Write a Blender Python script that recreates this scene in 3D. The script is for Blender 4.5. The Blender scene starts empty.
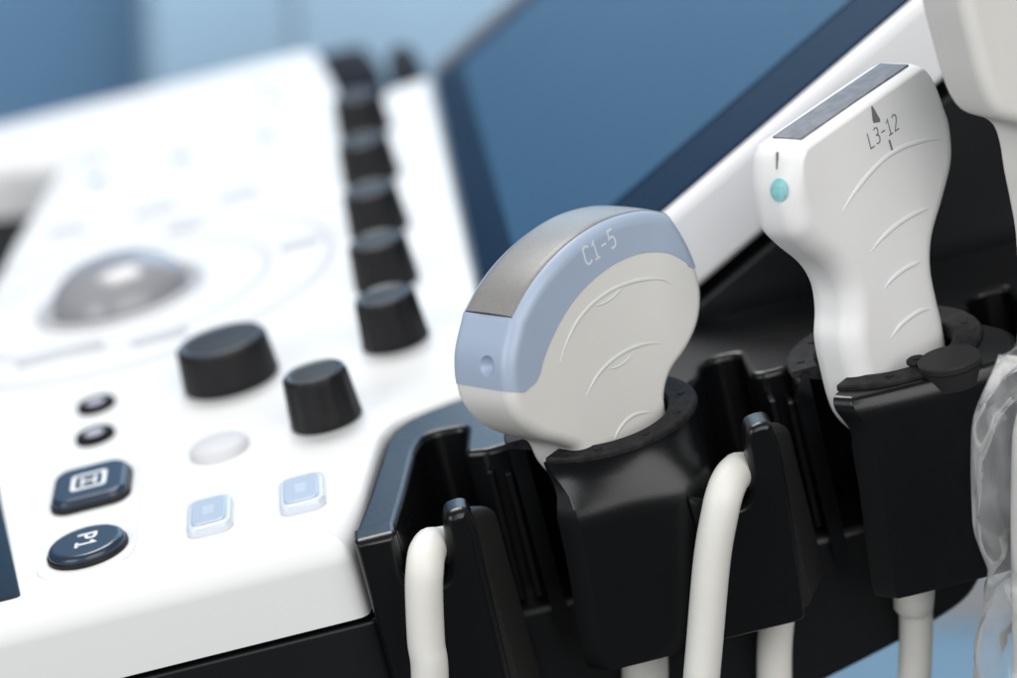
import bpy, bmesh, math, random
from mathutils import Vector, Matrix
random.seed(7)
MM = 0.001
sc = bpy.context.scene
COL = sc.collection
rad = math.radians

# ------------------------------------------------------------------ camera frame and console frame (mm)
PW, PH, FL, D0 = 1017.0, 678.0, 100.0, 750.0
FP = PW * FL / 36.0
PITCH, ELEV, ROLL = rad(20), rad(20), rad(14)
cR = Vector((1, 0, 0)); cU = Vector((0, math.sin(PITCH), math.cos(PITCH))); cF = Vector((0, math.cos(PITCH), -math.sin(PITCH)))
CAM = -D0 * cF
aX = cR * math.cos(ROLL) + cU * math.sin(ROLL)                       # operator forward
aN = -math.sin(ROLL) * math.cos(ELEV) * cR + math.cos(ROLL) * math.cos(ELEV) * cU - math.sin(ELEV) * cF   # panel normal
aY = aN.cross(aX)                                                    # operator left


def ray(px, py):
    return cF + cR * ((px - PW / 2) / FP) - cU * ((py - PH / 2) / FP)


ORG = CAM + ray(365, 530) * 790.0


class Frame:
    """A local frame in mm: origin and three axes in world space."""
    def __init__(s, o, x, y, z):
        s.o, s.x, s.y, s.z = Vector(o), x, y, z

    def w(s, p):
        return s.o + s.x * p[0] + s.y * p[1] + s.z * p[2]

    def l(s, q):
        d = Vector(q) - s.o
        return Vector((d.dot(s.x), d.dot(s.y), d.dot(s.z)))

    def matrix(s):
        m = Matrix((s.x, s.y, s.z)).transposed().to_4x4()
        m.translation = s.o * MM
        return m

    def on(s, axis, px, py, v=0.0):
        """where the sight line of a photo pixel meets the plane coordinate[axis] = v"""
        o = s.l(CAM); d = ray(px, py); dl = Vector((d.dot(s.x), d.dot(s.y), d.dot(s.z)))
        return o + dl * ((v - o[axis]) / dl[axis])


CON = Frame(ORG, aX, aY, aN)
WORLD = Frame((0, 0, 0), Vector((1, 0, 0)), Vector((0, 1, 0)), Vector((0, 0, 1)))


# ------------------------------------------------------------------ materials
def mat(name, base, rough=0.4, metal=0.0, spec=0.5, bump=0.0, bscale=900.0, var=0.0, vscale=60.0, coat=0.0, alpha=1.0,
        speck=None, trans=0.0, sss=0.0, rvar=0.0):
    m = bpy.data.materials.new(name); m.use_nodes = True
    nt = m.node_tree; b = nt.nodes['Principled BSDF']
    b.inputs['Base Color'].default_value = (*base, 1)
    b.inputs['Roughness'].default_value = rough
    b.inputs['Metallic'].default_value = metal
    b.inputs['Specular IOR Level'].default_value = spec
    b.inputs['Coat Weight'].default_value = coat
    b.inputs['Alpha'].default_value = alpha
    b.inputs['Transmission Weight'].default_value = trans
    if sss:
        b.inputs['Subsurface Weight'].default_value = sss
        b.inputs['Subsurface Scale'].default_value = 0.002
    tc = nt.nodes.new('ShaderNodeTexCoord')
    if bump:
        n = nt.nodes.new('ShaderNodeTexNoise'); n.inputs['Scale'].default_value = bscale; n.inputs['Detail'].default_value = 3
        nt.links.new(tc.outputs['Object'], n.inputs['Vector'])
        bp = nt.nodes.new('ShaderNodeBump'); bp.inputs['Strength'].default_value = bump; bp.inputs['Distance'].default_value = 0.0005
        nt.links.new(n.outputs['Fac'], bp.inputs['Height']); nt.links.new(bp.outputs['Normal'], b.inputs['Normal'])
    if var or speck:
        n = nt.nodes.new('ShaderNodeTexNoise'); n.inputs['Scale'].default_value = vscale; n.inputs['Detail'].default_value = 4
        nt.links.new(tc.outputs['Object'], n.inputs['Vector'])
        r = nt.nodes.new('ShaderNodeValToRGB')
        lo = [c * (1 - var) for c in base]; hi = [min(1, c * (1 + var)) for c in base]
        if speck: lo, hi = base, speck
        r.color_ramp.elements[0].color = (*lo, 1); r.color_ramp.elements[1].color = (*hi, 1)
        r.color_ramp.elements[0].position = .38; r.color_ramp.elements[1].position = .66
        nt.links.new(n.outputs['Fac'], r.inputs['Fac']); nt.links.new(r.outputs['Color'], b.inputs['Base Color'])
    if rvar:
        n = nt.nodes.new('ShaderNodeTexNoise'); n.inputs['Scale'].default_value = 35; n.inputs['Detail'].default_value = 5
        nt.links.new(tc.outputs['Object'], n.inputs['Vector'])
        mr = nt.nodes.new('ShaderNodeMapRange'); mr.inputs['To Min'].default_value = rough - rvar; mr.inputs['To Max'].default_value = rough + rvar
        nt.links.new(n.outputs['Fac'], mr.inputs['Value']); nt.links.new(mr.outputs['Result'], b.inputs['Roughness'])
    return m


M = dict(
    white=mat('white_plastic', (.77, .77, .77), .42, bump=.02, bscale=1500, rvar=.04),
    screen_white=mat('screen_frame_plastic', (.84, .83, .84), .42, bump=.02, bscale=1500),
    cream=mat('cream_plastic', (.72, .705, .67), .42, bump=.035, bscale=2600, var=.012, vscale=40, sss=.08),
    pale=mat('pale_probe_plastic', (.80, .795, .79), .42, bump=.03, bscale=2400, var=.012, vscale=40, sss=.08),
    blue=mat('blue_probe_plastic', (.36, .435, .555), .36, bump=.03, bscale=2600, var=.012, vscale=50),
    lens=mat('grey_lens_rubber', (.205, .20, .195), .36, bump=.05, bscale=3000, speck=(.245, .238, .23), vscale=1900, spec=.3),
    lens2=mat('dark_lens_rubber', (.12, .125, .14), .5, spec=.3, bump=.08, bscale=1500, speck=(.17, .175, .195), vscale=260),
    seam=mat('dark_seam', (.012, .012, .014), .8, spec=.1),
    black=mat('black_plastic', (.004, .0045, .0055), .28, spec=.42, bump=.05, bscale=2200, rvar=.06),
    satin=mat('satin_black_plastic', (.0035, .004, .0048), .29, spec=.40, bump=.06, bscale=2000, rvar=.05),
    matte=mat('matte_black', (.008, .008, .01), .75, spec=.12),
    rim_shade=mat('shaded_rim_plastic', (.13, .125, .13), .55, spec=.2),
    bracket=mat('slate_bracket', (.018, .026, .042), .5, spec=.3),
    web=mat('lit_black_plastic', (.011, .0105, .010), .5, spec=.4, bump=.05, bscale=1800),  # lighter copy of the black; light on the hook sides put into the colour
    cap=mat('grey_black_cap', (.016, .016, .017), .55, spec=.3, bump=.15, bscale=1500),
    body=mat('charcoal_plastic', (.0055, .0065, .008), .42, spec=.42, bump=.05, bscale=1800, rvar=.05),
    rubber=mat('dark_rubber', (.009, .009, .01), .65, spec=.2, bump=.25, bscale=1600, speck=(.022, .022, .024), vscale=420),
    knob=mat('black_knob', (.007, .007, .008), .5, spec=.3, bump=.06, bscale=1800),
    knobtop=mat('knob_top', (.03, .038, .052), .36, spec=.4, bump=.03, bscale=1500),  # bluish tone puts the backdrop's reflection into the cap colour
    cable=mat('cream_cable', (.76, .745, .70), .5, bump=.05, bscale=1400, var=.02, vscale=90, sss=.08),
    glass=mat('bezel_glass', (.008, .020, .045), .3, spec=.02, rvar=.02),
    dim_glass=mat('dark_display_glass', (.008, .012, .02), .2, spec=.2),
    display=mat('display_glass', (.036, .090, .165), .35, spec=.04, rvar=.02),  # blue of the reflected wall put into the base colour
    navy=mat('navy_button', (.02, .034, .058), .26, spec=.5, bump=.02),
    label=mat('white_marking', (.78, .8, .82), .5),
    letter=mat('pale_lettering', (.66, .71, .76), .5),
    grey_mark=mat('grey_marking', (.16, .16, .17), .5),
    pale_mark=mat('pale_marking', (.55, .57, .6), .5),
    teal=mat('teal_marker', (.27, .60, .62), .5, var=.12, vscale=500, bump=.1, bscale=1500),
    frost=mat('clear_button_rim', (.60, .64, .70), .18, coat=.4),
    ice=mat('ice_blue_button', (.42, .48, .57), .22, coat=.3),
    icon_ice=mat('pale_icon', (.48, .54, .62), .3),
    ball=mat('trackball_grey', (.27, .27, .29), .2, spec=.5),
    groove=mat('grey_groove', (.42, .42, .44), .55),
    legend=mat('grey_flat_button', (.50, .51, .54), .6, spec=.3),
    ring=mat('panel_ring', (.58, .58, .60), .55, spec=.3),
    led=mat('blue_indicator', (.05, .10, .17), .5, spec=.2),
    centre=mat('grey_button_centre', (.40, .40, .46), .4),
    wall=mat('blue_wall', (.068, .148, .25), .7, var=.05, vscale=3),
    backdrop_blue=mat('pale_blue_panel', (.185, .275, .36), .8, var=.05, vscale=6),
    floor=mat('blue_floor', (.16, .28, .40), .6, var=.05, vscale=5),
    floor_grey=mat('grey_floor', (.06, .06, .06), .6, var=.05, vscale=5),
    skirt=mat('grey_skirting', (.42, .40, .385), .6, var=.04, vscale=8),
)


def bag_material():
    """thin clear polythene: mostly transparent, milkier where the film turns edge-on or is creased"""
    m = bpy.data.materials.new('clear_polythene'); m.use_nodes = True
    nt = m.node_tree; b = nt.nodes['Principled BSDF']; out = nt.nodes['Material Output']; lk = nt.links.new
    b.inputs['Base Color'].default_value = (.74, .75, .77, 1); b.inputs['Roughness'].default_value = .10
    b.inputs['Specular IOR Level'].default_value = 1.0
    tr = nt.nodes.new('ShaderNodeBsdfTransparent'); mx = nt.nodes.new('ShaderNodeMixShader')
    tc = nt.nodes.new('ShaderNodeTexCoord')
    v = nt.nodes.new('ShaderNodeTexVoronoi'); v.feature = 'DISTANCE_TO_EDGE'; v.inputs['Scale'].default_value = 55
    mp = nt.nodes.new('ShaderNodeMapping'); mp.inputs['Scale'].default_value = (1.0, 1.0, .45); mp.inputs['Rotation'].default_value = (.2, .3, .5)
    n = nt.nodes.new('ShaderNodeTexNoise'); n.inputs['Scale'].default_value = 40; n.inputs['Detail'].default_value = 3
    vm = nt.nodes.new('ShaderNodeMix'); vm.data_type = 'VECTOR'; vm.inputs['Factor'].default_value = .012
    lk(tc.outputs['Object'], n.inputs['Vector']); lk(tc.outputs['Object'], vm.inputs[4]); lk(n.outputs['Color'], vm.inputs[5])
    lk(vm.outputs[1], mp.inputs['Vector']); lk(mp.outputs['Vector'], v.inputs['Vector'])
    cr = nt.nodes.new('ShaderNodeMapRange'); cr.inputs['From Min'].default_value = 0; cr.inputs['From Max'].default_value = .14
    cr.inputs['To Min'].default_value = .11; cr.inputs['To Max'].default_value = 0; lk(v.outputs['Distance'], cr.inputs['Value'])
    lw = nt.nodes.new('ShaderNodeLayerWeight'); lw.inputs['Blend'].default_value = .35
    f1 = nt.nodes.new('ShaderNodeMath'); f1.operation = 'MULTIPLY_ADD'; f1.inputs[1].default_value = .34; f1.inputs[2].default_value = .08; lk(lw.outputs['Facing'], f1.inputs[0])
    f2 = nt.nodes.new('ShaderNodeMath'); f2.operation = 'ADD'; f2.use_clamp = True; lk(f1.outputs[0], f2.inputs[0]); lk(cr.outputs['Result'], f2.inputs[1])
    bp = nt.nodes.new('ShaderNodeBump'); bp.inputs['Strength'].default_value = .05; bp.inputs['Distance'].default_value = .002
    v2 = nt.nodes.new('ShaderNodeTexVoronoi'); v2.feature = 'F1'; v2.inputs['Scale'].default_value = 62; lk(mp.outputs['Vector'], v2.inputs['Vector'])
    v3 = nt.nodes.new('ShaderNodeTexVoronoi'); v3.feature = 'F1'; v3.inputs['Scale'].default_value = 140; lk(mp.outputs['Vector'], v3.inputs['Vector'])
    hh = nt.nodes.new('ShaderNodeMath'); hh.operation = 'MULTIPLY_ADD'; hh.inputs[1].default_value = .35; lk(v3.outputs['Distance'], hh.inputs[0]); lk(v2.outputs['Distance'], hh.inputs[2])
    lk(hh.outputs[0], bp.inputs['Height']); lk(bp.outputs['Normal'], b.inputs['Normal'])
    f3 = nt.nodes.new('ShaderNodeMath'); f3.operation = 'MULTIPLY'; f3.inputs[1].default_value = .9; lk(f2.outputs[0], f3.inputs[0])
    gl = nt.nodes.new('ShaderNodeBsdfGlossy'); gl.inputs['Roughness'].default_value = .07; gl.inputs['Color'].default_value = (.95, .96, .98, 1); lk(bp.outputs['Normal'], gl.inputs['Normal'])
    fz = nt.nodes.new('ShaderNodeLayerWeight'); fz.inputs['Blend'].default_value = .16; lk(bp.outputs['Normal'], fz.inputs['Normal'])
    m2 = nt.nodes.new('ShaderNodeMixShader'); lk(fz.outputs['Fresnel'], m2.inputs['Fac']); lk(tr.outputs[0], m2.inputs[1]); lk(gl.outputs[0], m2.inputs[2])
    lk(f3.outputs[0], mx.inputs['Fac']); lk(m2.outputs[0], mx.inputs[1]); lk(b.outputs[0], mx.inputs[2]); lk(mx.outputs[0], out.inputs['Surface'])
    return m


M['bag'] = bag_material()


# ------------------------------------------------------------------ object helpers (all sizes in mm)
def thing(name, label, cat, frame=None, group=None):
    o = bpy.data.objects.new(name, None); COL.objects.link(o)
    o.empty_display_size = .02
    if frame: o.matrix_world = frame.matrix()
    o['label'] = label; o['category'] = cat
    if group: o['group'] = group
    return o


def link(name, me, m, parent=None, loc=None, rotz=0.0):
    if m and not me.materials: me.materials.append(m)
    o = bpy.data.objects.new(name, me); COL.objects.link(o)
    if parent: o.parent = parent
    if loc: o.location = Vector(loc) * MM
    if rotz: o.rotation_euler = (0, 0, rotz)
    return o


def mesh_from(name, bm, sharp=38):
    bmesh.ops.remove_doubles(bm, verts=bm.verts, dist=.002)
    bmesh.ops.recalc_face_normals(bm, faces=bm.faces)
    bmesh.ops.scale(bm, verts=bm.verts, vec=(MM, MM, MM))
    me = bpy.data.meshes.new(name); bm.to_mesh(me); bm.free()
    me.polygons.foreach_set('use_smooth', [True] * len(me.polygons))
    me.set_sharp_from_angle(angle=rad(sharp))
    return me


def wn(o):
    md = o.modifiers.new('wn', 'WEIGHTED_NORMAL'); md.keep_sharp = True; md.weight = 80
    return o


def bev(o, w, seg=3, ang=32):
    md = o.modifiers.new('bevel', 'BEVEL'); md.width = w * MM; md.segments = seg; md.limit_method = 'ANGLE'; md.angle_limit = rad(ang)
    md.miter_outer = 'MITER_ARC'
    return wn(o)


def area2(p):
    return sum(p[i][0] * p[(i + 1) % len(p)][1] - p[(i + 1) % len(p)][0] * p[i][1] for i in range(len(p)))


def crom(pts, n=8, closed=False):
    """Catmull-Rom resample of 2-D/3-D points"""
    pts = [Vector(p) for p in pts]; N = len(pts); out = []
    for i in range(N if closed else N - 1):
        p1, p2 = pts[i], pts[(i + 1) % N]
        p0 = pts[i - 1] if (closed or i > 0) else p1 * 2 - p2
        p3 = pts[(i + 2) % N] if (closed or i + 2 < N) else p2 * 2 - p1
        for k in range(n):
            t = k / n
            out.append(.5 * ((2 * p1) + (p2 - p0) * t + (2 * p0 - 5 * p1 + 4 * p2 - p3) * t * t + (3 * p1 - p0 - 3 * p2 + p3) * t ** 3))
    if not closed: out.append(pts[-1])
    return out


def rounded(pts, r, n=5):
    """round the corners of a 2-D polygon; r one number or one per corner"""
    out = []; N = len(pts)
    for i in range(N):
        p = Vector(pts[i][:2]); a = Vector(pts[i - 1][:2]); b = Vector(pts[(i + 1) % N][:2])
        ri = r[i] if isinstance(r, (list, tuple)) else r
        u = (a - p); v = (b - p); lu, lv = u.length, v.length; u /= lu; v /= lv
        d = min(ri, lu * .48, lv * .48)
        if d < .05: out.append(p); continue
        p0, p1 = p + u * d, p + v * d
        for k in range(n + 1):
            t = k / n; out.append(p0 * (1 - t) ** 2 + p * 2 * t * (1 - t) + p1 * t * t)
    return out


def normals2(poly):
    N = len(poly); out = []
    for i in range(N):
        a, p, b = Vector(poly[i - 1]), Vector(poly[i]), Vector(poly[(i + 1) % N])
        e0 = (p - a); e1 = (b - p)
        if e0.length < 1e-6: e0 = e1
        if e1.length < 1e-6: e1 = e0
        n0 = Vector((e0.y, -e0.x)).normalized(); n1 = Vector((e1.y, -e1.x)).normalized()
        m = n0 + n1
        if m.length < 1e-4: m = n0
        m.normalize(); out.append(m / max(.55, m.dot(n0)))
    return out


def inset_poly(poly, nr, wt, d):
    """move the outline inward by d (per-vertex weight, or a displacement per unit); edges that would flip are collapsed"""
    q = [(p + w * d) if isinstance(w, Vector) else (p - n * d * w) for p, n, w in zip(poly, nr, wt)]
    if d < 1e-6: return q
    N = len(q)
    for _ in range(60):
        bad = 0
        for i in range(N):
            j = (i + 1) % N
            if (q[j] - q[i]).length > 1e-6 and (q[j] - q[i]).dot(poly[j] - poly[i]) < 0:
                m = (q[i] + q[j]) / 2; q[i] = m.copy(); q[j] = m.copy(); bad += 1
        if not bad: break
    return q


def prism(bm, poly, z0, z1, b0=(0, 0), b1=(0, 0), wt=None, mp=lambda u, v, z: (u, v, z), seg=5, taper=None):
    """closed prism of a CCW outline with rounded ends. b = (inset, height) of the rounding at each end; wt = inset weight per vertex"""
    poly = [Vector(p[:2]) for p in poly]
    if area2(poly) < 0:
        poly = poly[::-1]; wt = wt[::-1] if wt else None
    nr = normals2(poly); wt = wt or [1.0] * len(poly)
    rings = []
    for (bi, bh), zz, sg in ((b0, z0, 1), (b1, z1, -1)):
        ks = []
        if bi == 0 and bh == 0: ks = [(0, zz)]
        else:
            for k in range(seg + 1):
                a = math.pi / 2 * k / seg
                ks.append((bi * (1 - math.sin(a)), zz + sg * bh * (1 - math.cos(a))))
        if sg < 0: ks = ks[::-1]
        rings += ks
    vs = []
    for ins, z in rings:
        vs.append([bm.verts.new(mp(*p, z)) for p in inset_poly(poly, nr, wt, ins)])
    N = len(poly)
    for a, b in zip(vs, vs[1:]):
        for i in range(N):
            j = (i + 1) % N
            bm.faces.new((a[i], a[j], b[j], b[i]))
    bm.faces.new(vs[0][::-1]); bm.faces.new(vs[-1])


def box(bm, x0, x1, y0, y1, z0, z1):
    vs = [bm.verts.new((x, y, z)) for z in (z0, z1) for x, y in ((x0, y0), (x1, y0), (x1, y1), (x0, y1))]
    for f in ((3, 2, 1, 0), (4, 5, 6, 7), (0, 1, 5, 4), (1, 2, 6, 5), (2, 3, 7, 6), (3, 0, 4, 7)):
        bm.faces.new([vs[i] for i in f])


def hexa(bm, pts):
    """eight corners: bottom ring of four then top ring of four, both counter-clockwise from above"""
    vs = [bm.verts.new(p) for p in pts]
    for f in ((3, 2, 1, 0), (4, 5, 6, 7), (0, 1, 5, 4), (1, 2, 6, 5), (2, 3, 7, 6), (3, 0, 4, 7)):
        bm.faces.new([vs[i] for i in f])


def lathe(bm, prof, seg=48, c=(0, 0), sx=1.0, sy=1.0, knurl=None):
    rings = []
    for k, (r, z) in enumerate(prof):
        if r < 1e-4: rings.append([bm.verts.new((c[0], c[1], z))]); continue
        ring = []
        for i in range(seg):
            a = 2 * math.pi * i / seg
            rr = r
            if knurl and knurl[0] <= k <= knurl[1]: rr = r * (1 - knurl[3] * (0.5 + 0.5 * math.cos(a * knurl[2])))
            ring.append(bm.verts.new((c[0] + rr * sx * math.cos(a), c[1] + rr * sy * math.sin(a), z)))
        rings.append(ring)
    for a, b in zip(rings, rings[1:]):
        for i in range(seg):
            j = (i + 1) % seg
            if len(a) == 1: bm.faces.new((a[0], b[j], b[i]))
            elif len(b) == 1: bm.faces.new((a[i], a[j], b[0]))
            else: bm.faces.new((a[i], a[j], b[j], b[i]))


def tube(bm, path, r, seg=14, caps=True, flat=None):
    """tube along 3-D points; r number or list; flat = (normal, squash)"""
    path = [Vector(p) for p in path]; N = len(path); rings = []
    up = Vector((.31, .87, .38)).normalized(); prev = None
    for i, p in enumerate(path):
        t = (path[min(i + 1, N - 1)] - path[max(i - 1, 0)]).normalized()
        if prev is None:
            s = t.cross(up)
            if s.length < .05: s = t.cross(Vector((1, 0, 0)))
        else:
            s = prev - t * prev.dot(t)
        s.normalize(); prev = s; q = t.cross(s)
        ri = r[i] if isinstance(r, (list, tuple)) else r
        ring = []
        for k in range(seg):
            a = 2 * math.pi * k / seg
            d = s * math.cos(a) * ri + q * math.sin(a) * ri
            if flat:
                d -= flat[0] * d.dot(flat[0]) * (1 - flat[1])
            ring.append(bm.verts.new(p + d))
        rings.append(ring)
    for a, b in zip(rings, rings[1:]):
        for k in range(seg):
            j = (k + 1) % seg
            bm.faces.new((a[k], a[j], b[j], b[k]))
    if caps:
        bm.faces.new(rings[0][::-1]); bm.faces.new(rings[-1])


def torus(bm, c, R, r, seg=64, rs=8, zs=1.0, a0=0, a1=2 * math.pi, sy=1.0):
    closed = abs(a1 - a0 - 2 * math.pi) < 1e-3; rings = []
    for i in range(seg + (0 if closed else 1)):
        a = a0 + (a1 - a0) * i / seg
        rings.append([bm.verts.new((c[0] + (R + r * math.cos(b)) * math.cos(a), c[1] + (R + r * math.cos(b)) * math.sin(a) * sy, c[2] + r * zs * math.sin(b)))
                      for b in (2 * math.pi * k / rs for k in range(rs))])
    L = len(rings)
    for i in range(L if closed else L - 1):
        a, b = rings[i], rings[(i + 1) % L]
        for k in range(rs):
            j = (k + 1) % rs
            bm.faces.new((a[k], b[k], b[j], a[j]))


GLYPH = {   # single-line letters on a 0..1 by 0..1.5 cell
    'C': [[(.92, 1.28), (.80, 1.44), (.5, 1.5), (.2, 1.44), (.06, 1.22), (.03, .75), (.06, .28), (.2, .06), (.5, 0), (.80, .06), (.92, .22)]],
    '1': [[(.12, 1.16), (.5, 1.5), (.5, 0)], [(.1, 0), (.9, 0)]],
    '-': [[(.12, .72), (.88, .72)]],
    '5': [[(.86, 1.5), (.18, 1.5), (.12, .86), (.5, .94), (.78, .86), (.92, .62), (.92, .34), (.78, .08), (.45, 0), (.1, .08)]],
    'L': [[(.12, 1.5), (.12, 0), (.88, 0)]],
    '3': [[(.1, 1.42), (.45, 1.5), (.78, 1.42), (.88, 1.16), (.78, .88), (.4, .8), (.8, .7), (.92, .4), (.78, .08), (.42, 0), (.08, .08)]],
    '2': [[(.1, 1.32), (.24, 1.46), (.5, 1.5), (.78, 1.42), (.9, 1.16), (.78, .84), (.1, 0), (.92, 0)]],
    'P': [[(.12, 0), (.12, 1.5), (.6, 1.5), (.88, 1.36), (.92, 1.1), (.84, .84), (.6, .72), (.12, .72)]],
}


def lettering(name, text, height, m, parent, origin, ux, uy, stroke=.6, wide=.5, gap=.72, thick=.1):
    """stroke lettering as a thin raised mesh in the plane origin + u*ux + v*uy of the parent's frame (mm)"""
    ux, uy = Vector(ux).normalized(), Vector(uy).normalized(); uz = ux.cross(uy); O = Vector(origin)
    k = height / 1.5; cw = height * wide; adv = height * gap; x0 = -(adv * (len(text) - 1) + cw) / 2
    bm = bmesh.new()
    for i, ch in enumerate(text):
        for st in GLYPH[ch]:
            pts = [Vector((x0 + i * adv + p[0] * cw, (p[1] - .75) * k)) for p in st]
            if len(pts) > 5: 
                q = [pts[0]]
                for a, b in zip(pts, pts[1:]): q += [a.lerp(b, .5), b]
                pts = q
            L, R_ = [], []
            for j, p in enumerate(pts):
                d0 = (p - pts[j - 1]) if j else (pts[1] - p); d1 = (pts[j + 1] - p) if j + 1 < len(pts) else d0
                d0 = d0.normalized(); d1 = d1.normalized(); n0 = Vector((-d0.y, d0.x)); n1 = Vector((-d1.y, d1.x)); n = (n0 + n1)
                n = n.normalized() / max(.6, n.normalized().dot(n0)) if n.length > .1 else n0
                L.append(p + n * stroke / 2); R_.append(p - n * stroke / 2)
            P = lambda q, z: O + ux * q.x + uy * q.y + uz * z
            tl = [bm.verts.new(P(q, thick)) for q in L]; tr = [bm.verts.new(P(q, thick)) for q in R_]
            bl = [bm.verts.new(P(q, -.1)) for q in L]; br = [bm.verts.new(P(q, -.1)) for q in R_]
            for j in range(len(pts) - 1):
                bm.faces.new((tl[j], tr[j], tr[j + 1], tl[j + 1])); bm.faces.new((tl[j], tl[j + 1], bl[j + 1], bl[j])); bm.faces.new((tr[j], br[j], br[j + 1], tr[j + 1]))
            bm.faces.new((tl[0], bl[0], br[0], tr[0])); bm.faces.new((tl[-1], tr[-1], br[-1], bl[-1]))
    bmesh.ops.scale(bm, verts=bm.verts, vec=(MM, MM, MM))
    me = bpy.data.meshes.new(name); bm.to_mesh(me); bm.free()
    return link(name, me, m, parent)


def ng():
    return bmesh.new()


# ================================================================== THE CONSOLE
console = thing('ultrasound_console', 'white and black medical ultrasound console with knobs, trackball and raised dark touchscreen', 'ultrasound machine', CON)

# --- white control panel
front = [(-260, 0), (-40, 0), (-14, 0), (-9.5, 0), (-7.2, .25), (-5.8, .9)]
arm_edge = [(-5.0, 2), (-.6, 20), (3.4, 42), (7.0, 62), (9.5, 70), (14.2, 76.5), (24, 81), (46, 86.5)]
back = [(46, 474), (26, 468), (21, 452), (13, 447), (8, 462), (-3, 572), (-10, 578), (-157, 582), (-260, 590)]
poly = rounded(front[:1], 0) if 0 else None
outer = [Vector(p) for p in front] + crom(arm_edge, 5) + [Vector(p) for p in back]
wts = []
for p in outer:
    wts.append(1.0 if p.y < .1 else (max(.25, 1 - p.y / 40) if p.y < 100 else (.28 if p.y < 470 else .30)))
bm = ng()
# panel with the hand-grip opening: two outlines bridged ring by ring
hole_px = [(54, 160), (34, 195), (8, 238), (-40, 330), (-130, 345), (-150, 185), (0, 163)]
hole = [CON.on(2, *q)[:2] for q in hole_px]
hole = rounded(hole, [8, 6, 10, 14, 14, 14, 3], 4)
if area2(hole) > 0: hole = hole[::-1]


def panel_rings(bm, poly, wt, b, z1, z0):
    poly = [Vector(p[:2]) for p in poly]; nr = normals2(poly); rows = []
    seg = 7
    for k in range(seg + 1):
        a = math.pi / 2 * k / seg
        rows.append([q.to_3d() + Vector((0, 0, z1 - b * .8 * (w ** .5) * (1 - math.cos(a)))) for q, w in zip(inset_poly(poly, nr, wt, b * (1 - math.sin(a))), wt)])
    rows.append([p.to_3d() + Vector((0, 0, z0)) for p in poly])
    vs = [[bm.verts.new(q) for q in r] for r in rows]
    N = len(poly)
    for a, c in zip(vs, vs[1:]):
        for i in range(N):
            j = (i + 1) % N
            bm.faces.new((a[j], a[i], c[i], c[j]))
    return vs[0], vs[-1]


t1, l1 = panel_rings(bm, outer, wts, 11, 0, -26)
t2, l2 = panel_rings(bm, hole, [1.0] * len(hole), 11, 0, -26)
ed = []
for ring in (t1, t2):
    for i in range(len(ring)): ed.append(bm.edges.get((ring[i], ring[(i + 1) % len(ring)])))
bmesh.ops.triangle_fill(bm, use_beauty=True, edges=ed)
ed = []
for ring in (l1, l2):
    for i in range(len(ring)): ed.append(bm.edges.get((ring[i], ring[(i + 1) % len(ring)])))
bmesh.ops.triangle_fill(bm, use_beauty=True, edges=ed)
panel = wn(link('control_panel', mesh_from('control_panel', bm), M['white'], console))

# --- dark lower body under the panel
bm = ng()
prism(bm, rounded([(-260, 2), (-3, 2), (-3, 560), (-260, 560)], 3), -115, -28.6, b1=(1.2, 1.2))
wn(link('lower_body', mesh_from('lower_body', bm), M['body'], console))
bm = ng(); box(bm, -258, -5, 5, 556, -28.4, -26.2)
link('shadow_gap', mesh_from('shadow_gap', bm), M['seam'], console)

# --- black holder tray: top with cable notches, cut to the outline seen from above
tray = [(-4.2, -2.5), (8.6, -2.5), (12.6, 20), (15.4, 38), (17.6, 52), (21.5, 60.5), (33.2, 58.5), (31, 38.5), (38, 35.5), (47, 36.5), (50, 46), (58, 54), (73, 56.5), (90, 53), (100, 47),
        (104.5, 52), (106, 60), (110, 63.5), (118, 62.5), (118, 44), (121, 41.5), (130, 41.5), (133, 48), (142, 55), (156, 57), (172, 53), (182.5, 47), (187, 52), (188, 60), (193, 63), (201, 62.5), (201, 44),
        (206, 41), (216, 41), (219, 50), (260, 60), (260, 99), (47.5, 99), (46.8, 85.4), (24.5, 79.8), (15.2, 75.4), (10.6, 69.2), (8.0, 61.5), (4.5, 42), (.5, 20)]
bm = ng(); prism(bm, rounded(tray, [3, 2, 4, 4, 5, 5, 3.5, 2.2, 2, 3] + [4] * 5 + [3, 3, 3, 2.2, 2.2, 2, 3] + [4] * 5 + [3, 3, 3, 2.2, 2.2, 2, 3] + [3] * 3 + [.5, .5, 4, 4, 4, 4, 4, 4], 4), -64, 0, b1=(2.2, 2.2))
wn(link('holder_tray', mesh_from('holder_tray', bm), M['black'], console))
# ribs on the back of the tray
for k, x0 in enumerate((34, 119, 202)):
    bm = ng()
    for i in range(3):
        x = x0 + 2.2 + i * 5.2
        hexa(bm, [(x, 30 - i, -47), (x + 2.2, 30 - i, -47), (x + 2.2, 40, -47), (x, 40, -47), (x, 34, -6 - i * 2), (x + 2.2, 34, -6 - i * 2), (x + 2.2, 42, -6 - i * 2), (x, 42, -6 - i * 2)])
    bev(link('rib', mesh_from('rib', bm), M['black'], console), .5, 2)
# rounded underside block
bm = ng()
und = rounded([(-3, -49), (-3, -116), (60, -110), (120, -96), (150, -88), (170, -80), (176, -62), (176, -49)], [1, 3, 20, 30, 14, 12, 10, 3], 6)
prism(bm, und, 27, 330, b0=(3, 3), mp=lambda u, v, z: (u, z, v))
wn(link('underside', mesh_from('underside', bm), M['body'], console))


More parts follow.
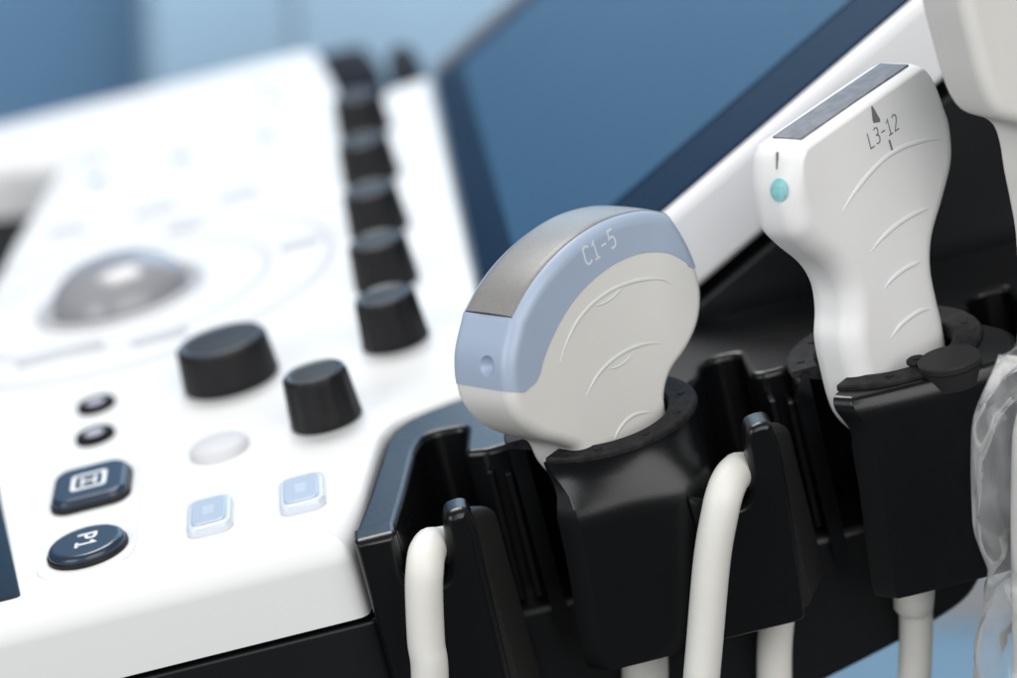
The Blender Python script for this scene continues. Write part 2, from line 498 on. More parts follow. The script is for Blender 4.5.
def hook_plate(bm, x0, xs0, xs1, xf, xr, nb, top=1.5, arm=False):
    """front plate in the X-N plane with a cable saddle between xs0 and xs1 and the hook finger from xf to xr"""
    p = [(x0, nb), (xr - 3.2, nb), (xr - .6, -22), (xr, top - 6), (xr - 1.2, top - .6), (xr - 4, top), (xf + 1.6, top - .6), (xf, top - 4), (xf - .5, -9), (xf - 1.6, -14.5), (xs1 - 1.5, -17.5), (xs0 + 2, -17.5), (xs0, -14)] + ([(xs0, .1), (x0, .1)] if arm else [(x0 + 1, -11), (x0, -10)])
    prism(bm, rounded(p, [2, 2.5, 8, 3, 1.5, 1.5, 1.5, 2, 4, 3, 3, 3, 3, 1.5, 1.5], 4), -8, 2, b0=((3.0, 3.4) if arm else (2.1, 2.6)), b1=(1, 1), mp=lambda u, v, z: (u, z, v))


def finger(bm, xf, xr, nb, top=0.5):
    hexa(bm, [(xf + 1, -4, nb), (xr - .6, -4, nb), (xr + 8.5, 17, nb), (xf + 4, 17, nb),
              (xf + .8, -5, top - .2), (xr - .4, -5, top - .4), (xr + 6.5, 15, top - 10.5), (xf + 4, 15, top - 7)])


# leftmost hook belongs to the console front
bm = ng(); hook_plate(bm, -3.5, 8.5, 20, 21.6, 30.6, -115, 2.2, True)
wn(link('cable_hook', mesh_from('cable_hook', bm), M['black'], console))
bm = ng(); finger(bm, 21.6, 30.6, -113, 1.4)
bev(link('hook_web', mesh_from('hook_web', bm), M['web'], console), 3.2, 5)

# --- raised touchscreen
TILT = rad(28); cs, sn = math.cos(TILT), math.sin(TILT)
SCR = lambda s, y, n: (46.5 + s * cs - n * sn, 100 + y, 2.0 + s * sn + n * cs)
bm = ng()
prism(bm, rounded([(0, 0), (300, 0), (300, 376), (0, 376)], 5, 5), -25, 0, b0=(3, 3), b1=(4, 4), mp=SCR)
screen = wn(link('touchscreen', mesh_from('touchscreen', bm), M['screen_white'], console))
bm = ng(); prism(bm, rounded([(1.5, 6), (294, 6), (294, 356), (1.5, 356)], 4, 4), -1, .9, b1=(.7, .7), mp=SCR)
wn(link('bezel', mesh_from('bezel', bm), M['glass'], screen))
bm = ng(); prism(bm, rounded([(17, 43), (282, 43), (282, 338), (17, 338)], 1, 2), .7, 1.25, mp=SCR)
link('display', mesh_from('display', bm), M['display'], screen)
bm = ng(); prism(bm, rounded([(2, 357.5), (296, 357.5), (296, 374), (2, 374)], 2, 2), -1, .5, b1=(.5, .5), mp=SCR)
link('far_rim_shade', mesh_from('far_rim_shade', bm), M['rim_shade'], screen)  # grey strip laid over the white frame edge to stand in for shade
# black support below the touchscreen
bm = ng(); prism(bm, [(50, -60), (290, -60), (290, 96), (112, 3), (62, -25)], 104, 440, b0=(2, 2), mp=lambda u, v, z: (u, z, v))
wn(link('screen_support', mesh_from('screen_support', bm), M['body'], console))
# two dark posts behind the panel
for (px, py, Y, w, h) in ((404, 62, 505, 8, 24), (346, 70, 604, 18, 34)):
    q = CON.on(1, px, py, Y)
    bm = ng(); prism(bm, rounded([(q.x - w, Y - 6), (q.x + w, Y - 6), (q.x + w * .8, Y + 9), (q.x - w, Y + 9)], 4), q.z - 60, q.z + h * .3, b1=(w * .7, h * .6))
    link('rear_bracket', mesh_from('rear_bracket', bm), M['bracket'], console)


# --- knobs, buttons, trackball
def knob_mesh(name, r0, r1, h, dish, kn, amp):
    bm = ng(); prof = [(0, 0), (r0 * .97, 0), (r0, .8)]
    for k in range(1, 7): prof.append((r0 + (r1 - r0) * (k / 6) ** 1.1, .8 + (h - 2.0) * k / 6))
    prof += [(r1 - .25, h - .5), (r1 - .8, h - .1), (r1 - 1.4, h)]
    lathe(bm, prof + [(0, h - .05)], 96, knurl=(3, 9, kn, amp))
    return mesh_from(name, bm, 50)


def cap_mesh(name, r, h, dish):
    bm = ng(); R = r - 1.0
    lathe(bm, [(0, h - 1.4), (R, h - 1.4), (R, h + .15), (R - .5, h + .4)] + [(R * (1 - k / 7) - .6 * (1 - k / 7), h + .4 - dish * math.sin(min(1, k / 7 * 1.5) * math.pi / 2)) for k in range(1, 7)] + [(0, h + .4 - dish)], 64)
    return mesh_from(name, bm, 40)


K_big, C_big = knob_mesh('knob', 16.2, 15.2, 14.5, 2, 48, .012), cap_mesh('knob_cap', 15.2, 14.5, 1.6)
K_sm, C_sm = knob_mesh('knob', 11.5, 10.3, 16.5, 1.6, 12, .05), cap_mesh('knob_cap', 10.3, 16.5, 1.4)


def put_knob(px, py, k, c, label=None, rz=0):
    q = CON.on(2, px, py)
    o = link('knob', k, M['knob'], console, (q.x, q.y, .05), rz)
    link('knob_cap', c, M['knobtop'], o)
    if label: o['label'] = label
    return o


put_knob(232, 380, K_big, C_big, 'wide low black rotary knob with a dished top')
put_knob(327, 420, K_sm, C_sm, 'small tapered black rotary knob', .2)
for i, ky in enumerate((147.5, 208, 271, 339, 409)):
    o = link('knob', K_sm, M['knob'], console, (15.8 - .2 * i, ky, .05), .3 * i); link('knob_cap', C_sm, M['knobtop'], o)
    o['label'] = 'tapered black knob in the row beside the touchscreen'


def button(name, outline, h, m, px, py, label=None, b=(1.6, 1.6), skirt=None):
    q = CON.on(2, px, py); bm = ng()
    prism(bm, outline, -.5, h, b1=b)
    o = wn(link(name, mesh_from(name, bm), m, console, (q.x, q.y, 0)))
    if skirt:
        bm = ng(); prism(bm, [p * skirt[0] for p in outline], -.5, skirt[1], b1=(.6, .6)); wn(link('button_base', mesh_from('button_base', bm), skirt[2], o))
    if label: o['label'] = label
    return o


def oval(rx, ry, n=40):
    return [Vector((rx * math.cos(2 * math.pi * k / n), ry * math.sin(2 * math.pi * k / n))) for k in range(n)]


def rrect(w, h, r, n=6):
    return rounded([(-w, -h), (w, -h), (w, h), (-w, h)], r, n)


# raised white plinth round the two dark buttons
qa, qb = CON.on(2, 90, 553), CON.on(2, 94, 492)
bm = ng(); prism(bm, rounded([(qa.x - 16, qa.y - 15), (qa.x + 14, qa.y - 15), (qb.x + 15.5, qb.y + 17), (qb.x - 14, qb.y + 17)], 13, 8), -.3, .7, b1=(.7, .7))
wn(link('button_plinth', mesh_from('button_plinth', bm), M['white'], console))
o = button('button', oval(11.6, 11.6), 4.2, M['navy'], 89, 553, 'round dark navy button marked P1', b=(2.2, 1.8), skirt=(1.05, 2.2, M['knob']))
lettering('lettering', 'P1', 5.4, M['label'], o, (0.3, 0, 4.2), (0, -1, 0), (1, 0, 0), 1.0, .75, 1.0)
o = button('button', rounded([(-11.8, -9.5), (-8, -13.5), (9, -13.5), (12, -9.5), (12, 10), (8, 14.5), (-9, 14.5), (-11.8, 10.5)], 3.5, 4), 4.6, M['navy'], 93, 494, 'octagonal dark navy button with a white square icon', b=(2.0, 1.8), skirt=(1.05, 2.4, M['knob']))
bm = ng()
for s in range(4):
    pass
fr_o, fr_i = rrect(5.6, 6.2, 1.8, 4), rrect(4.2, 4.6, 1.0, 4)
vo = [bm.verts.new((*p, 4.7)) for p in fr_o]; vi = [bm.verts.new((*p, 4.7)) for p in fr_i]
for i in range(len(vo)):
    j = (i + 1) % len(vo); bm.faces.new((vo[i], vo[j], vi[j], vi[i]))
for (x0, x1, y0, y1) in ((-2.6, 2.6, -.6, .6), (-2.6, -1.5, -3, 3), (1.5, 2.6, -3, 3)):
    box(bm, x0, x1, y0, y1, 4.62, 4.7)
link('icon', mesh_from('icon', bm), M['label'], o)
for px, py in ((97, 407), (96, 438)):
    o = button('button', oval(6.4, 6.6), 2.0, M['matte'], px, py, 'small oval button with a white centre in a black ring', b=(.6, .6))
    bm = ng(); lathe(bm, [(3.3, 1.8), (3.2, 2.1), (2.6, 2.2), (1.6, 2.25), (0, 2.25)], 32); link('button_top', mesh_from('button_top', bm), M['centre'], o)
bm = ng(); lathe(bm, [(9.6, -.2), (9.4, 1.6), (8.4, 2.7), (6, 3.3), (3, 3.6), (0, 3.7)], 48)
q = CON.on(2, 220, 451); o = link('button', mesh_from('button', bm), M['ring'], console, (q.x, q.y, 0)); o['label'] = 'white domed round button'
for px, py in ((211, 519), (303, 497)):
    o = button('button', rrect(6.9, 11.5, 4.2), 2.6, M['frost'], px, py, 'clear rimmed pale blue rectangular button', b=(1.2, 1.2))
    bm = ng(); prism(bm, rrect(5.2, 9.4, 3.2), 2.3, 3.1, b1=(.6, .5)); t = wn(link('button_top', mesh_from('button_top', bm), M['ice'], o))
    bm = ng(); prism(bm, rrect(1.7, 3.2, .8), 3.0, 3.16); link('icon', mesh_from('icon', bm), M['icon_ice'], t)
# small indicator lights and printed legends toward the back of the panel
for px, py in ((97, 181), (181, 158), (266, 136)):
    q = CON.on(2, px, py); bm = ng(); lathe(bm, [(3.6, -.2), (3.5, .5), (2.4, .9), (0, 1.0)], 24)
    link('indicator', mesh_from('indicator', bm), M['led'], console, (q.x, q.y, 0))
for px, py, w in ((155, 211, 9), (240, 196, 9), (68, 232, 8), (300, 245, 8), (185, 228, 7), (60, 355, 16), (160, 338, 10), (92, 160, 6), (262, 84, 7), (275, 100, 6)):
    q = CON.on(2, px, py); bm = ng(); prism(bm, rrect(w, 4.2, 3.5), -.2, 1.4, b1=(1, 1))
    wn(link('flat_button', mesh_from('flat_button', bm), M['legend'], console, (q.x, q.y, 0)))
# trackball in its round well
q = CON.on(2, 121, 297)
bm = ng()
lathe(bm, [(32, -.2), (32, 1.0), (30.5, 1.8), (28.5, 1.8), (26.5, .4)], 72); tw0 = bm; bm = ng(); lathe(bm, [(58, -.1), (57.5, .5), (56, .7), (54.5, .5), (54, -.1)], 96); lathe(bm, [(82, -.1), (81.5, .5), (80, .7), (78.5, .5), (78, -.1)], 96)
link('trackball_ring', mesh_from('trackball_ring', bm), M['ring'], console, (q.x, q.y, 0))
link('trackball_well', mesh_from('trackball_well', tw0), M['groove'], console, (q.x, q.y, 0))
bm = ng(); lathe(bm, [(26.2 * math.cos(a), 16 * math.sin(a)) for a in (math.pi / 2 * k / 16 for k in range(17))], 64)
link('trackball', mesh_from('trackball', bm), M['ball'], console, (q.x, q.y, 0))
# small display let into the panel at the operator's side
qd = CON.on(2, 21, 597)
bm = ng(); prism(bm, rounded([(qd.x - 90, qd.y), (qd.x, qd.y), (qd.x - 15.5, qd.y + 95), (qd.x - 90, qd.y + 95)], 2, 3), -.3, .5, b1=(.3, .3))
o = link('small_display', mesh_from('small_display', bm), M['dim_glass'], console); o['label'] = 'small dark display let into the white panel'

# ================================================================== PROBE HOLDERS
RCX, RCY = 72.0, 25.0


def plan(th, n, wide=0):
    """plan of the cup wall at angle th and height n: a circle at the rim turning into a flat-fronted box lower down"""
    c, s = math.cos(th), math.sin(th)
    k = min(1, max(0, (5.2 - n) / 17)); k = k * k * (3 - 2 * k)
    if wide:
        g = min(1, max(0, (.25 - s) / .5)); k = max(k, g * g * (3 - 2 * g))
    circ = Vector((28 * c, 28 * s))
    e = 4.5; f = (abs(c / (27.5 + (wide if c > 0 else 0))) ** e + abs(s / 31) ** e) ** (-1 / e)
    sq = Vector((f * c, f * s - 2))
    p = circ.lerp(sq, k)
    return Vector((p.x, p.y))


def table(t, x):
    for (x0, y0), (x1, y1) in zip(t, t[1:]):
        if x1 <= x <= x0:
            k = (x0 - x) / (x0 - x1); return y0 + (y1 - y0) * (k * k * (3 - 2 * k))
    return t[0][1] if x > t[0][0] else t[-1][1]


EDGE_X = [(5.2, -18.2), (-6, -13.6), (-14, -13.4), (-57.5, -16.0)]        # the flared edge of the cable slot, by height
EDGE_X2 = [(5.2, -16.6), (-6, -12.6), (-14, -12.6), (-57.5, -15.2)]
EDGE_Y2 = [(5.2, -32.0), (-11, -32.8), (-57.5, -32.8)]
EDGE_Y = [(5.2, -22.2), (-11, -32.6), (-57.5, -32.8)]


def cup_mesh(cx, wide=0):
    """C-shaped cup wall: outer and inner skins, the front-left end cut on the slant"""
    ns = [5.2, 5.1, 4.8, 4.3, 3.4, 2.2, .8, -1, -4, -7, -10, -14, -22, -32, -44, -52, -56, -57.5]
    na = 64; bm = ng(); skins = []
    for inner in (0, 1):
        rows = []
        for n in ns:
            k = min(1, max(0, (5.2 - n) / 14)); k = k * k * (3 - 2 * k)
            kc = min(1, max(0, (5.2 - n) / 17)); kc = kc * kc * (3 - 2 * kc)
            a0 = rad(231 + 4 * k); ac = rad(246.3 if wide else 231.5 + 14.8 * kc); a1 = rad(231 + 317 - 4 * k)
            tp = 1 - .02 * max(0, (-11 - n) / 46)
            row = []
            for i in range(na + 1):
                th = a0 + (ac - a0) * i / 8 if i <= 8 else ac + (a1 - ac) * (i - 8) / (na - 8)
                p = plan(th, n, wide if not inner else 0)
                if not inner:
                    t_ = i / 8; kd = max(kc, .85) if wide else kc
                    e1 = Vector((table(EDGE_X2 if wide else EDGE_X, n), table(EDGE_Y2 if wide else EDGE_Y, n))); e0 = e1 + Vector((-.8 - 5.0 * kd, .9 + 4.2 * kd))
                    if i <= 8: p = e0.lerp(e1, t_)
                    else:
                        ae = math.atan2(e1.y, e1.x) % (2 * math.pi); th = ae + (a1 - ae) * (i - 8) / (na - 8)
                        p = plan(th, n, wide) + (e1 - plan(ae, n, wide)) * max(0, 1 - (i - 8) / 14) ** 2
                    if wide: p = p * (1 - 3.6 * (1 - math.sqrt(max(0, 1 - (1 - min(1, (5.2 - n) / 6.2)) ** 2))) / p.length)
                else: p = p * (1 - 4.6 / p.length)
                if n < -54: p = p * (1 - (.03 if not inner else -.02) * ((-54 - n) / 3.5) ** 2)
                row.append(bm.verts.new((cx + p.x * tp, RCY + p.y, n)))
            rows.append(row)
        skins.append(rows)
    A, B = skins; L = len(ns)
    for r in range(L - 1):
        for i in range(na):
            bm.faces.new((A[r][i], A[r + 1][i], A[r + 1][i + 1], A[r][i + 1])); bm.faces.new((B[r][i], B[r][i + 1], B[r + 1][i + 1], B[r + 1][i]))
        bm.faces.new((A[r][0], B[r][0], B[r + 1][0], A[r + 1][0])); bm.faces.new((A[r][na], A[r + 1][na], B[r + 1][na], B[r][na]))
    for i in range(na):
        bm.faces.new((A[0][i], A[0][i + 1], B[0][i + 1], B[0][i])); bm.faces.new((A[-1][i], B[-1][i], B[-1][i + 1], A[-1][i + 1]))
    return mesh_from('cup', bm, 40)


def solid(o, t, off):
    md = o.modifiers.new('solid', 'SOLIDIFY'); md.thickness = t * MM; md.offset = off
    return o


def rim_mesh(cx):
    bm = ng(); na = 60; rows = []
    for r, n in ((28.4, 4.9), (28.4, 6.0), (27.9, 6.5), (20.6, 6.2), (19.9, 5.6), (19.8, 1.5)):
        rows.append([bm.verts.new((cx + r * math.cos(a), RCY + r * math.sin(a), n)) for a in (rad(230 + 318 * i / na) for i in range(na + 1))])
    for a, b in zip(rows, rows[1:]):
        for i in range(na): bm.faces.new((a[i], a[i + 1], b[i + 1], b[i]))
    bm.faces.new([r[0] for r in rows]); bm.faces.new([r[-1] for r in rows][::-1])
    for i in range(9):                                                # small round dimple plugs in the rim pad
        a = rad(262 + 34 * i)
        lathe(bm, [(0, 6.75), (1.1, 6.7), (1.15, 6.1)], 12, (cx + 24.2 * math.cos(a), RCY + 24.2 * math.sin(a)))
    return mesh_from('rim_pad', bm)


def holder(cx, label, wide=0):
    t = thing('probe_holder', label, 'probe holder', CON, 'black probe holders along the console side')
    bev(link('cup', cup_mesh(cx, wide), M['satin'], t), 1.3, 4, 33)
    wn(link('rim_pad', rim_mesh(cx), M['rubber'], t))
    dx = cx - RCX
    bm = ng(); hook_plate(bm, 89.5 + dx, 95 + dx, 106 + dx, 108.6 + dx, 118 + dx, -57, 5.5)
    wn(link('cable_hook', mesh_from('cable_hook', bm), M['satin'], t))
    bm = ng(); finger(bm, 108.6 + dx, 117.4 + dx, -56, 4.5)
    bev(link('hook_web', mesh_from('hook_web', bm), M['web'], t), 3.2, 5)
    return t


h1 = holder(72, 'black cup holder in the middle carrying the blue tipped probe')
h2 = holder(156, 'black cup holder on the right with a round flat cap, carrying the flat white probe', 9)
# the right-hand holder has a boss with a round cap at the front of its rim
bm = ng(); lathe(bm, [(8.0, 1), (8.5, 5.9), (8.1, 6.1), (8.1, 6.5), (8.9, 6.6), (8.9, 8.0), (8.4, 8.5), (0, 8.6)], 48, (169.5, -1.2))
link('cap', mesh_from('cap', bm), M['cap'], h2)
bm = ng(); torus(bm, (161.5, 5.5, 7), 2.1, .9, 28, 10, 1)
link('pin_loop', mesh_from('pin_loop', bm), M['rubber'], h2)


# ================================================================== PROBES
def probe_frame(at, psi, rho):
    a, b = rad(psi), rad(rho)
    w = aX * math.cos(a) + aY * math.sin(a); T = aX * math.sin(a) - aY * math.cos(a)
    w2 = w * math.cos(b) + aN * math.sin(b); A2 = aN * math.cos(b) - w * math.sin(b)
    return Frame(CON.w(at), w2, -T, A2)


WAV = lambda u, v, z: (u, z, v)                                        # outline in the (w, a) plane, thickness along y


def offset(poly, d):
    return [p + n * d for p, n in zip(poly, normals2(poly))]


# ---- curved probe with the blue head
P1 = probe_frame((73, 25, 6), 40, 7)
curved = thing('ultrasound_probe', 'curved ultrasound probe with a pale blue head and grey lens, marked C1-5', 'ultrasound probe', P1, 'ultrasound probes standing in the holders')
arc = [(-27.0, 48.6), (-18.6, 52.6), (-9.7, 55.1), (0, 56.3), (10, 56.1), (20, 54.5), (30, 51.4), (36.5, 48.2), (41.2, 44.9)]
right = [(43.4, 38.5), (44.7, 31.5), (44.9, 24.5), (43.0, 17), (38.0, 10.5), (30.3, 6.2), (21.6, 3.6), (16.4, -.8), (14.6, -7), (13.0, -16)]
low = [(7, -25), (2, -32), (-9, -32), (-12, -22)]
left = [(-17.0, -13), (-20.6, -4.7), (-21.6, 2.6), (-25.5, 7.3), (-31.5, 12.9), (-36, 19.4), (-38.3, 26.2), (-37.9, 32.5), (-34.4, 40.8)]
sq_ = lambda L: [(w - max(0, w - 8) * .066, a + (max(0, a - 40) * .05)) for w, a in L]
arc, right, left = sq_(arc), sq_(right), sq_(left)
full = crom(arc, 6) + crom([arc[-1]] + right + low[:1], 6)[1:] + [Vector(p) for p in low[1:]] + crom(left + [arc[0]], 6)[:-1]
if area2(full) < 0: full = full[::-1]
TH = 12.0; BI, BH = 3.6, 4.0
bm = ng()
prism(bm, full, -TH, TH, b0=(BI, BH), b1=(BI, BH), mp=WAV, seg=7)
front_y = -TH


def pf(fr, px, py, y): 
    q = fr.on(1, px, py, y); return Vector((q.x, q.z))


def ridge(bm, fr, pts, y, r=.62, sq=.55):
    p2 = [pf(fr, *q, y) for q in pts]
    path = crom([(p.x, y, p.y) for p in p2], 6); L = len(path)
    rr = [r * min(1, .25 + 3.2 * min(i, L - 1 - i) / L) for i in range(L)]
    tube(bm, path, rr, 10, True, (Vector((0, 1, 0)), sq))


R1 = [(560, 363), (567, 342), (577, 322), (590, 306), (605, 294), (620, 286), (640, 280), (660, 279), (674, 285)]
R2 = [(586, 397), (593, 383), (602, 370), (615, 358), (630, 349), (646, 344), (662, 343)]
R3 = [(614, 441), (619, 430), (627, 420), (637, 414), (651, 412)]
for rr in (R1, R2, R3): ridge(bm, P1, rr, front_y)
ridge(bm, P1, [(593, 306), (602, 304), (612, 298), (620, 290), (626, 285)], front_y, .4)
ridge(bm, P1, [(608, 369), (617, 367), (626, 361), (633, 352)], front_y, .38)
body1 = link('body', mesh_from('body', bm, 50), M['cream'], curved)
# blue head: crescent over the same outline, a hair proud of the body
inner_px = [(540, 374), (544.5, 357), (555.5, 331), (572, 303), (594, 279), (618, 262), (643, 253), (667, 253), (684, 261), (689, 267)]
inner = crom([pf(P1, *q, front_y) for q in inner_px], 6)
il, ir = pf(P1, 461, 384, 7), None
ai = min(range(len(full)), key=lambda i: (full[i] - Vector((-38.0, 32.0))).length)
ri = min(range(len(full)), key=lambda i: (full[i] - Vector((43.0, 25.6))).length)
N_ = len(full)
seq = []; i = ri
while True:                                                            # outline runs counter-clockwise: right end -> top -> left end
    seq.append(i)
    if i == ai: break
    i = (i + 1) % N_
outer_seq = [full[i] + normals2(full)[i] * .18 for i in seq]
cres = outer_seq + [Vector((-36.0, 31.2)), Vector((-33.5, 29.9)), Vector((-31.0, 29.9)), Vector((-29.3, 29.9)), Vector((-27.9, 30.2)), Vector((-26.9, 30.9))] + inner + [Vector((40.8, 27.2))]
wt = [1.0] * len(outer_seq) + [0.0] * (len(cres) - len(outer_seq))
wt[0] = (Vector((39.4, 27.9)) - cres[0]) / BI; wt[-1] = Vector((-1.6, .8)) / BI
nl = len(outer_seq)
wt[nl - 1] = (Vector((-34.5, 30.55)) - cres[nl - 1]) / BI; wt[nl] = (Vector((-34.3, 30.35)) - cres[nl]) / BI; wt[nl + 1] = Vector((.5, -.2)) / BI
if area2(cres) < 0: print('crescent winding')
bm = ng(); prism(bm, cres, -TH - .2, TH + .2, b0=(BI, BH), b1=(BI, BH), wt=wt, mp=WAV, seg=7)
head = link('head_cover', mesh_from('head_cover', bm, 34), M['blue'], curved)
# dimple cut into the end of the head cover
q = P1.on(0, 486, 366, -36.2)
op = min(full, key=lambda p: (p - Vector((-36.2, q.z))).length)
bmc = ng(); bmesh.ops.create_uvsphere(bmc, u_segments=40, v_segments=20, radius=3.1)
bmesh.ops.translate(bmc, verts=bmc.verts, vec=Vector((op.x - .5, q.y, q.z)))
cutter = link('cutter', mesh_from('cutter', bmc), M['blue'])
cutter.matrix_world = P1.matrix()
for ob, grow in ((head, 1.0), (body1, 1.12)):
    cutter.data.transform(Matrix.Translation(Vector((op.x - .5, q.y, q.z)) * MM) @ Matrix.Scale(grow, 4) @ Matrix.Translation(-Vector((op.x - .5, q.y, q.z)) * MM))
    md = ob.modifiers.new('cut', 'BOOLEAN'); md.operation = 'DIFFERENCE'; md.solver = 'EXACT'; md.object = cutter
    dg = bpy.context.evaluated_depsgraph_get(); dg.update()
    me2 = bpy.data.meshes.new_from_object(ob.evaluated_get(dg))
    ob.modifiers.clear()
    if len(me2.polygons) > 100:
        ob.data = me2; me2.name = ob.name; me2.set_sharp_from_angle(angle=rad(34))
    wn(ob)
bpy.data.objects.remove(cutter)


# lens: curved grey strip along the top of the head
def strip(bm, pts, nrm, y0, y1, lift, depth, e=.9):
    rows = []
    prof = [(y0, -depth), (y0, lift - .25), (y0 + .35, lift)] + [(y0 + (y1 - y0) * k / 8, lift + .35 * math.sin(math.pi * k / 8)) for k in range(1, 8)] + [(y1 - .35, lift), (y1, lift - .25), (y1, -depth)]
    for p, n in zip(pts, nrm): rows.append([bm.verts.new(((p + n * d).x, y, (p + n * d).y)) for y, d in prof])
    for a, b in zip(rows, rows[1:]):
        for i in range(len(prof) - 1): bm.faces.new((a[i], b[i], b[i + 1], a[i + 1]))
    bm.faces.new(rows[0]); bm.faces.new(rows[-1][::-1])


al = crom(arc, 8)
an = []
for i in range(len(al)):
    t = al[min(i + 1, len(al) - 1)] - al[max(i - 1, 0)]; an.append(Vector((-t.y, t.x)).normalized())
bm = ng(); strip(bm, [al[0].lerp(al[1], .5)] + al[1:], [an[0]] + an[1:], -9.35, 9.35, .32, 2)
link('lens', mesh_from('lens', bm, 45), M['lens'], curved)
bm = ng(); strip(bm, [al[0].lerp(al[1], .25)] + al[1:], [an[0]] + an[1:], -9.5, 9.5, .14, 2)
link('lens_seam', mesh_from('lens_seam', bm, 45), M['seam'], curved)
pc = pf(P1, 599, 247, front_y); pa, pb = pf(P1, 585, 258, front_y), pf(P1, 613, 239, front_y); ud = (pb - pa).normalized()
lettering('lettering', 'C1-5', 5.2, M['letter'], head, (pc.x, front_y - .2, pc.y), (ud.x, 0, ud.y), (-ud.y, 0, ud.x), .58, .48, .66, .06)
# strain relief and cable below the cup
cb = P1.l(CON.w((72, 22, -60)))


def cable_mesh(pts, r, n=8):
    bm = ng(); tube(bm, crom(pts, n), r, 20)
    return mesh_from('cable', bm)


def below(fr, start_local, px, py, depth_c, r, n=8):
    """cable from the foot of a probe handle down to a point seen at (px, py), console depth depth_c, then on below the frame"""
    q = CON.on(1, px, py, depth_c); w0 = CON.w(q)
    pts = [fr.w(start_local), fr.w(start_local).lerp(w0, .5), w0, w0 - Vector((0, -4, 60)), w0 - Vector((-6, -25, 150)), w0 - Vector((-40, -90, 210))]
    return [fr.l(p) for p in pts]


link('cable', cable_mesh(below(P1, (-4, 0, -34), 645, 668, 22, 6), 6.9), M['cable'], curved)

# ---- flat linear probe
P2 = probe_frame((156, 25, 6), 40, 4)
linear = thing('ultrasound_probe', 'flat white linear ultrasound probe with a narrow dark lens, marked L3-12', 'ultrasound probe', P2, 'ultrasound probes standing in the holders')
TL = 9.2
Lr = [(38.2, 71.0), (41.6, 65.5), (43.8, 58), (44.4, 50), (41.2, 40), (33, 31.2), (25, 23.6), (21.4, 16), (20.6, 7), (20.4, -2), (18.5, -12), (11, -24)]
Lr = [(w - max(0, w - 4) * .042, a) for w, a in Lr]
Ll = [(-14, -24), (-21.4, -12), (-22.0, 3), (-21, 12.5), (-17.8, 20.1), (-16.9, 27.5), (-19.7, 35.3), (-26.6, 44.8), (-30.2, 52), (-28.9, 62), (-24.5, 70)]
out2 = crom([(34.2, 73.2)] + Lr, 6)[:-1] + [Vector((7, -32)), Vector((-10, -32))] + crom(Ll + [(-20.5, 73.0)], 6)[:-1] + [Vector((-20.5, 73.0)), Vector((-18, 73.3)), Vector((8, 73.5)), Vector((32, 73.4))]
w2 = [max(.28, min(1.0, 1 - (p.y - 58) / 15.0 * .72)) for p in out2]
bm = ng(); prism(bm, out2, -TL, TL, b0=(6.5, 6.6), b1=(6.5, 6.6), wt=w2, mp=WAV, seg=9)
for rr, ra in (([(842, 213), (852, 196), (868, 175), (885, 158), (905, 146), (926, 140), (942, 139)], .8), ([(871, 251), (885, 235), (902, 221), (918, 212), (929, 208)], .8), ([(884, 289), (892, 279), (903, 270), (914, 264), (920, 262)], .75), ([(891, 338), (899, 327), (909, 318), (920, 311), (930, 309)], .75)):
    ridge(bm, P2, rr, -TL, ra)
wn(link('body', mesh_from('body', bm, 50), M['pale'], linear))
bm = ng(); prism(bm, rounded([(-17.2, -5.2), (32.8, -5.2), (32.8, 5.2), (-17.2, 5.2)], .5, 2), 72.0, 73.75, b1=(.25, .2))
link('lens', mesh_from('lens', bm), M['lens2'], linear)
ud = (pf(P2, 900, 120, -TL) - pf(P2, 868, 143, -TL)).normalized()
pc = pf(P2, 883, 131, -TL)
lettering('lettering', 'L3-12', 4.6, M['grey_mark'], linear, (pc.x, -TL, pc.y), (ud.x, 0, ud.y), (-ud.y, 0, ud.x), .42, .48, .62, .06)


def mark(poly_px, fr, y, m, parent, t=.07, name='marking'):
    bm = ng(); prism(bm, [pf(fr, *q, y) for q in poly_px], y - t, y + .3, mp=WAV)
    return link(name, mesh_from(name, bm), m, parent)


mark([(871, 106), (872.5, 106), (880, 119), (880, 122), (873.5, 123), (872.5, 120)], P2, -TL, M['grey_mark'], linear)
mark([(888.3, 140), (890, 139.5), (893.3, 151), (891.6, 151.6)], P2, -TL, M['grey_mark'], linear)
# teal dot and line on the narrow end of the head
def end_pt(px, py, z_guess):
    x = min((p for p in out2 if p.x < 0 and 36 < p.y < 72.7), key=lambda p: abs(p.y - z_guess)).x
    q = P2.on(0, px, py, x); return Vector((x, q.y, q.z))


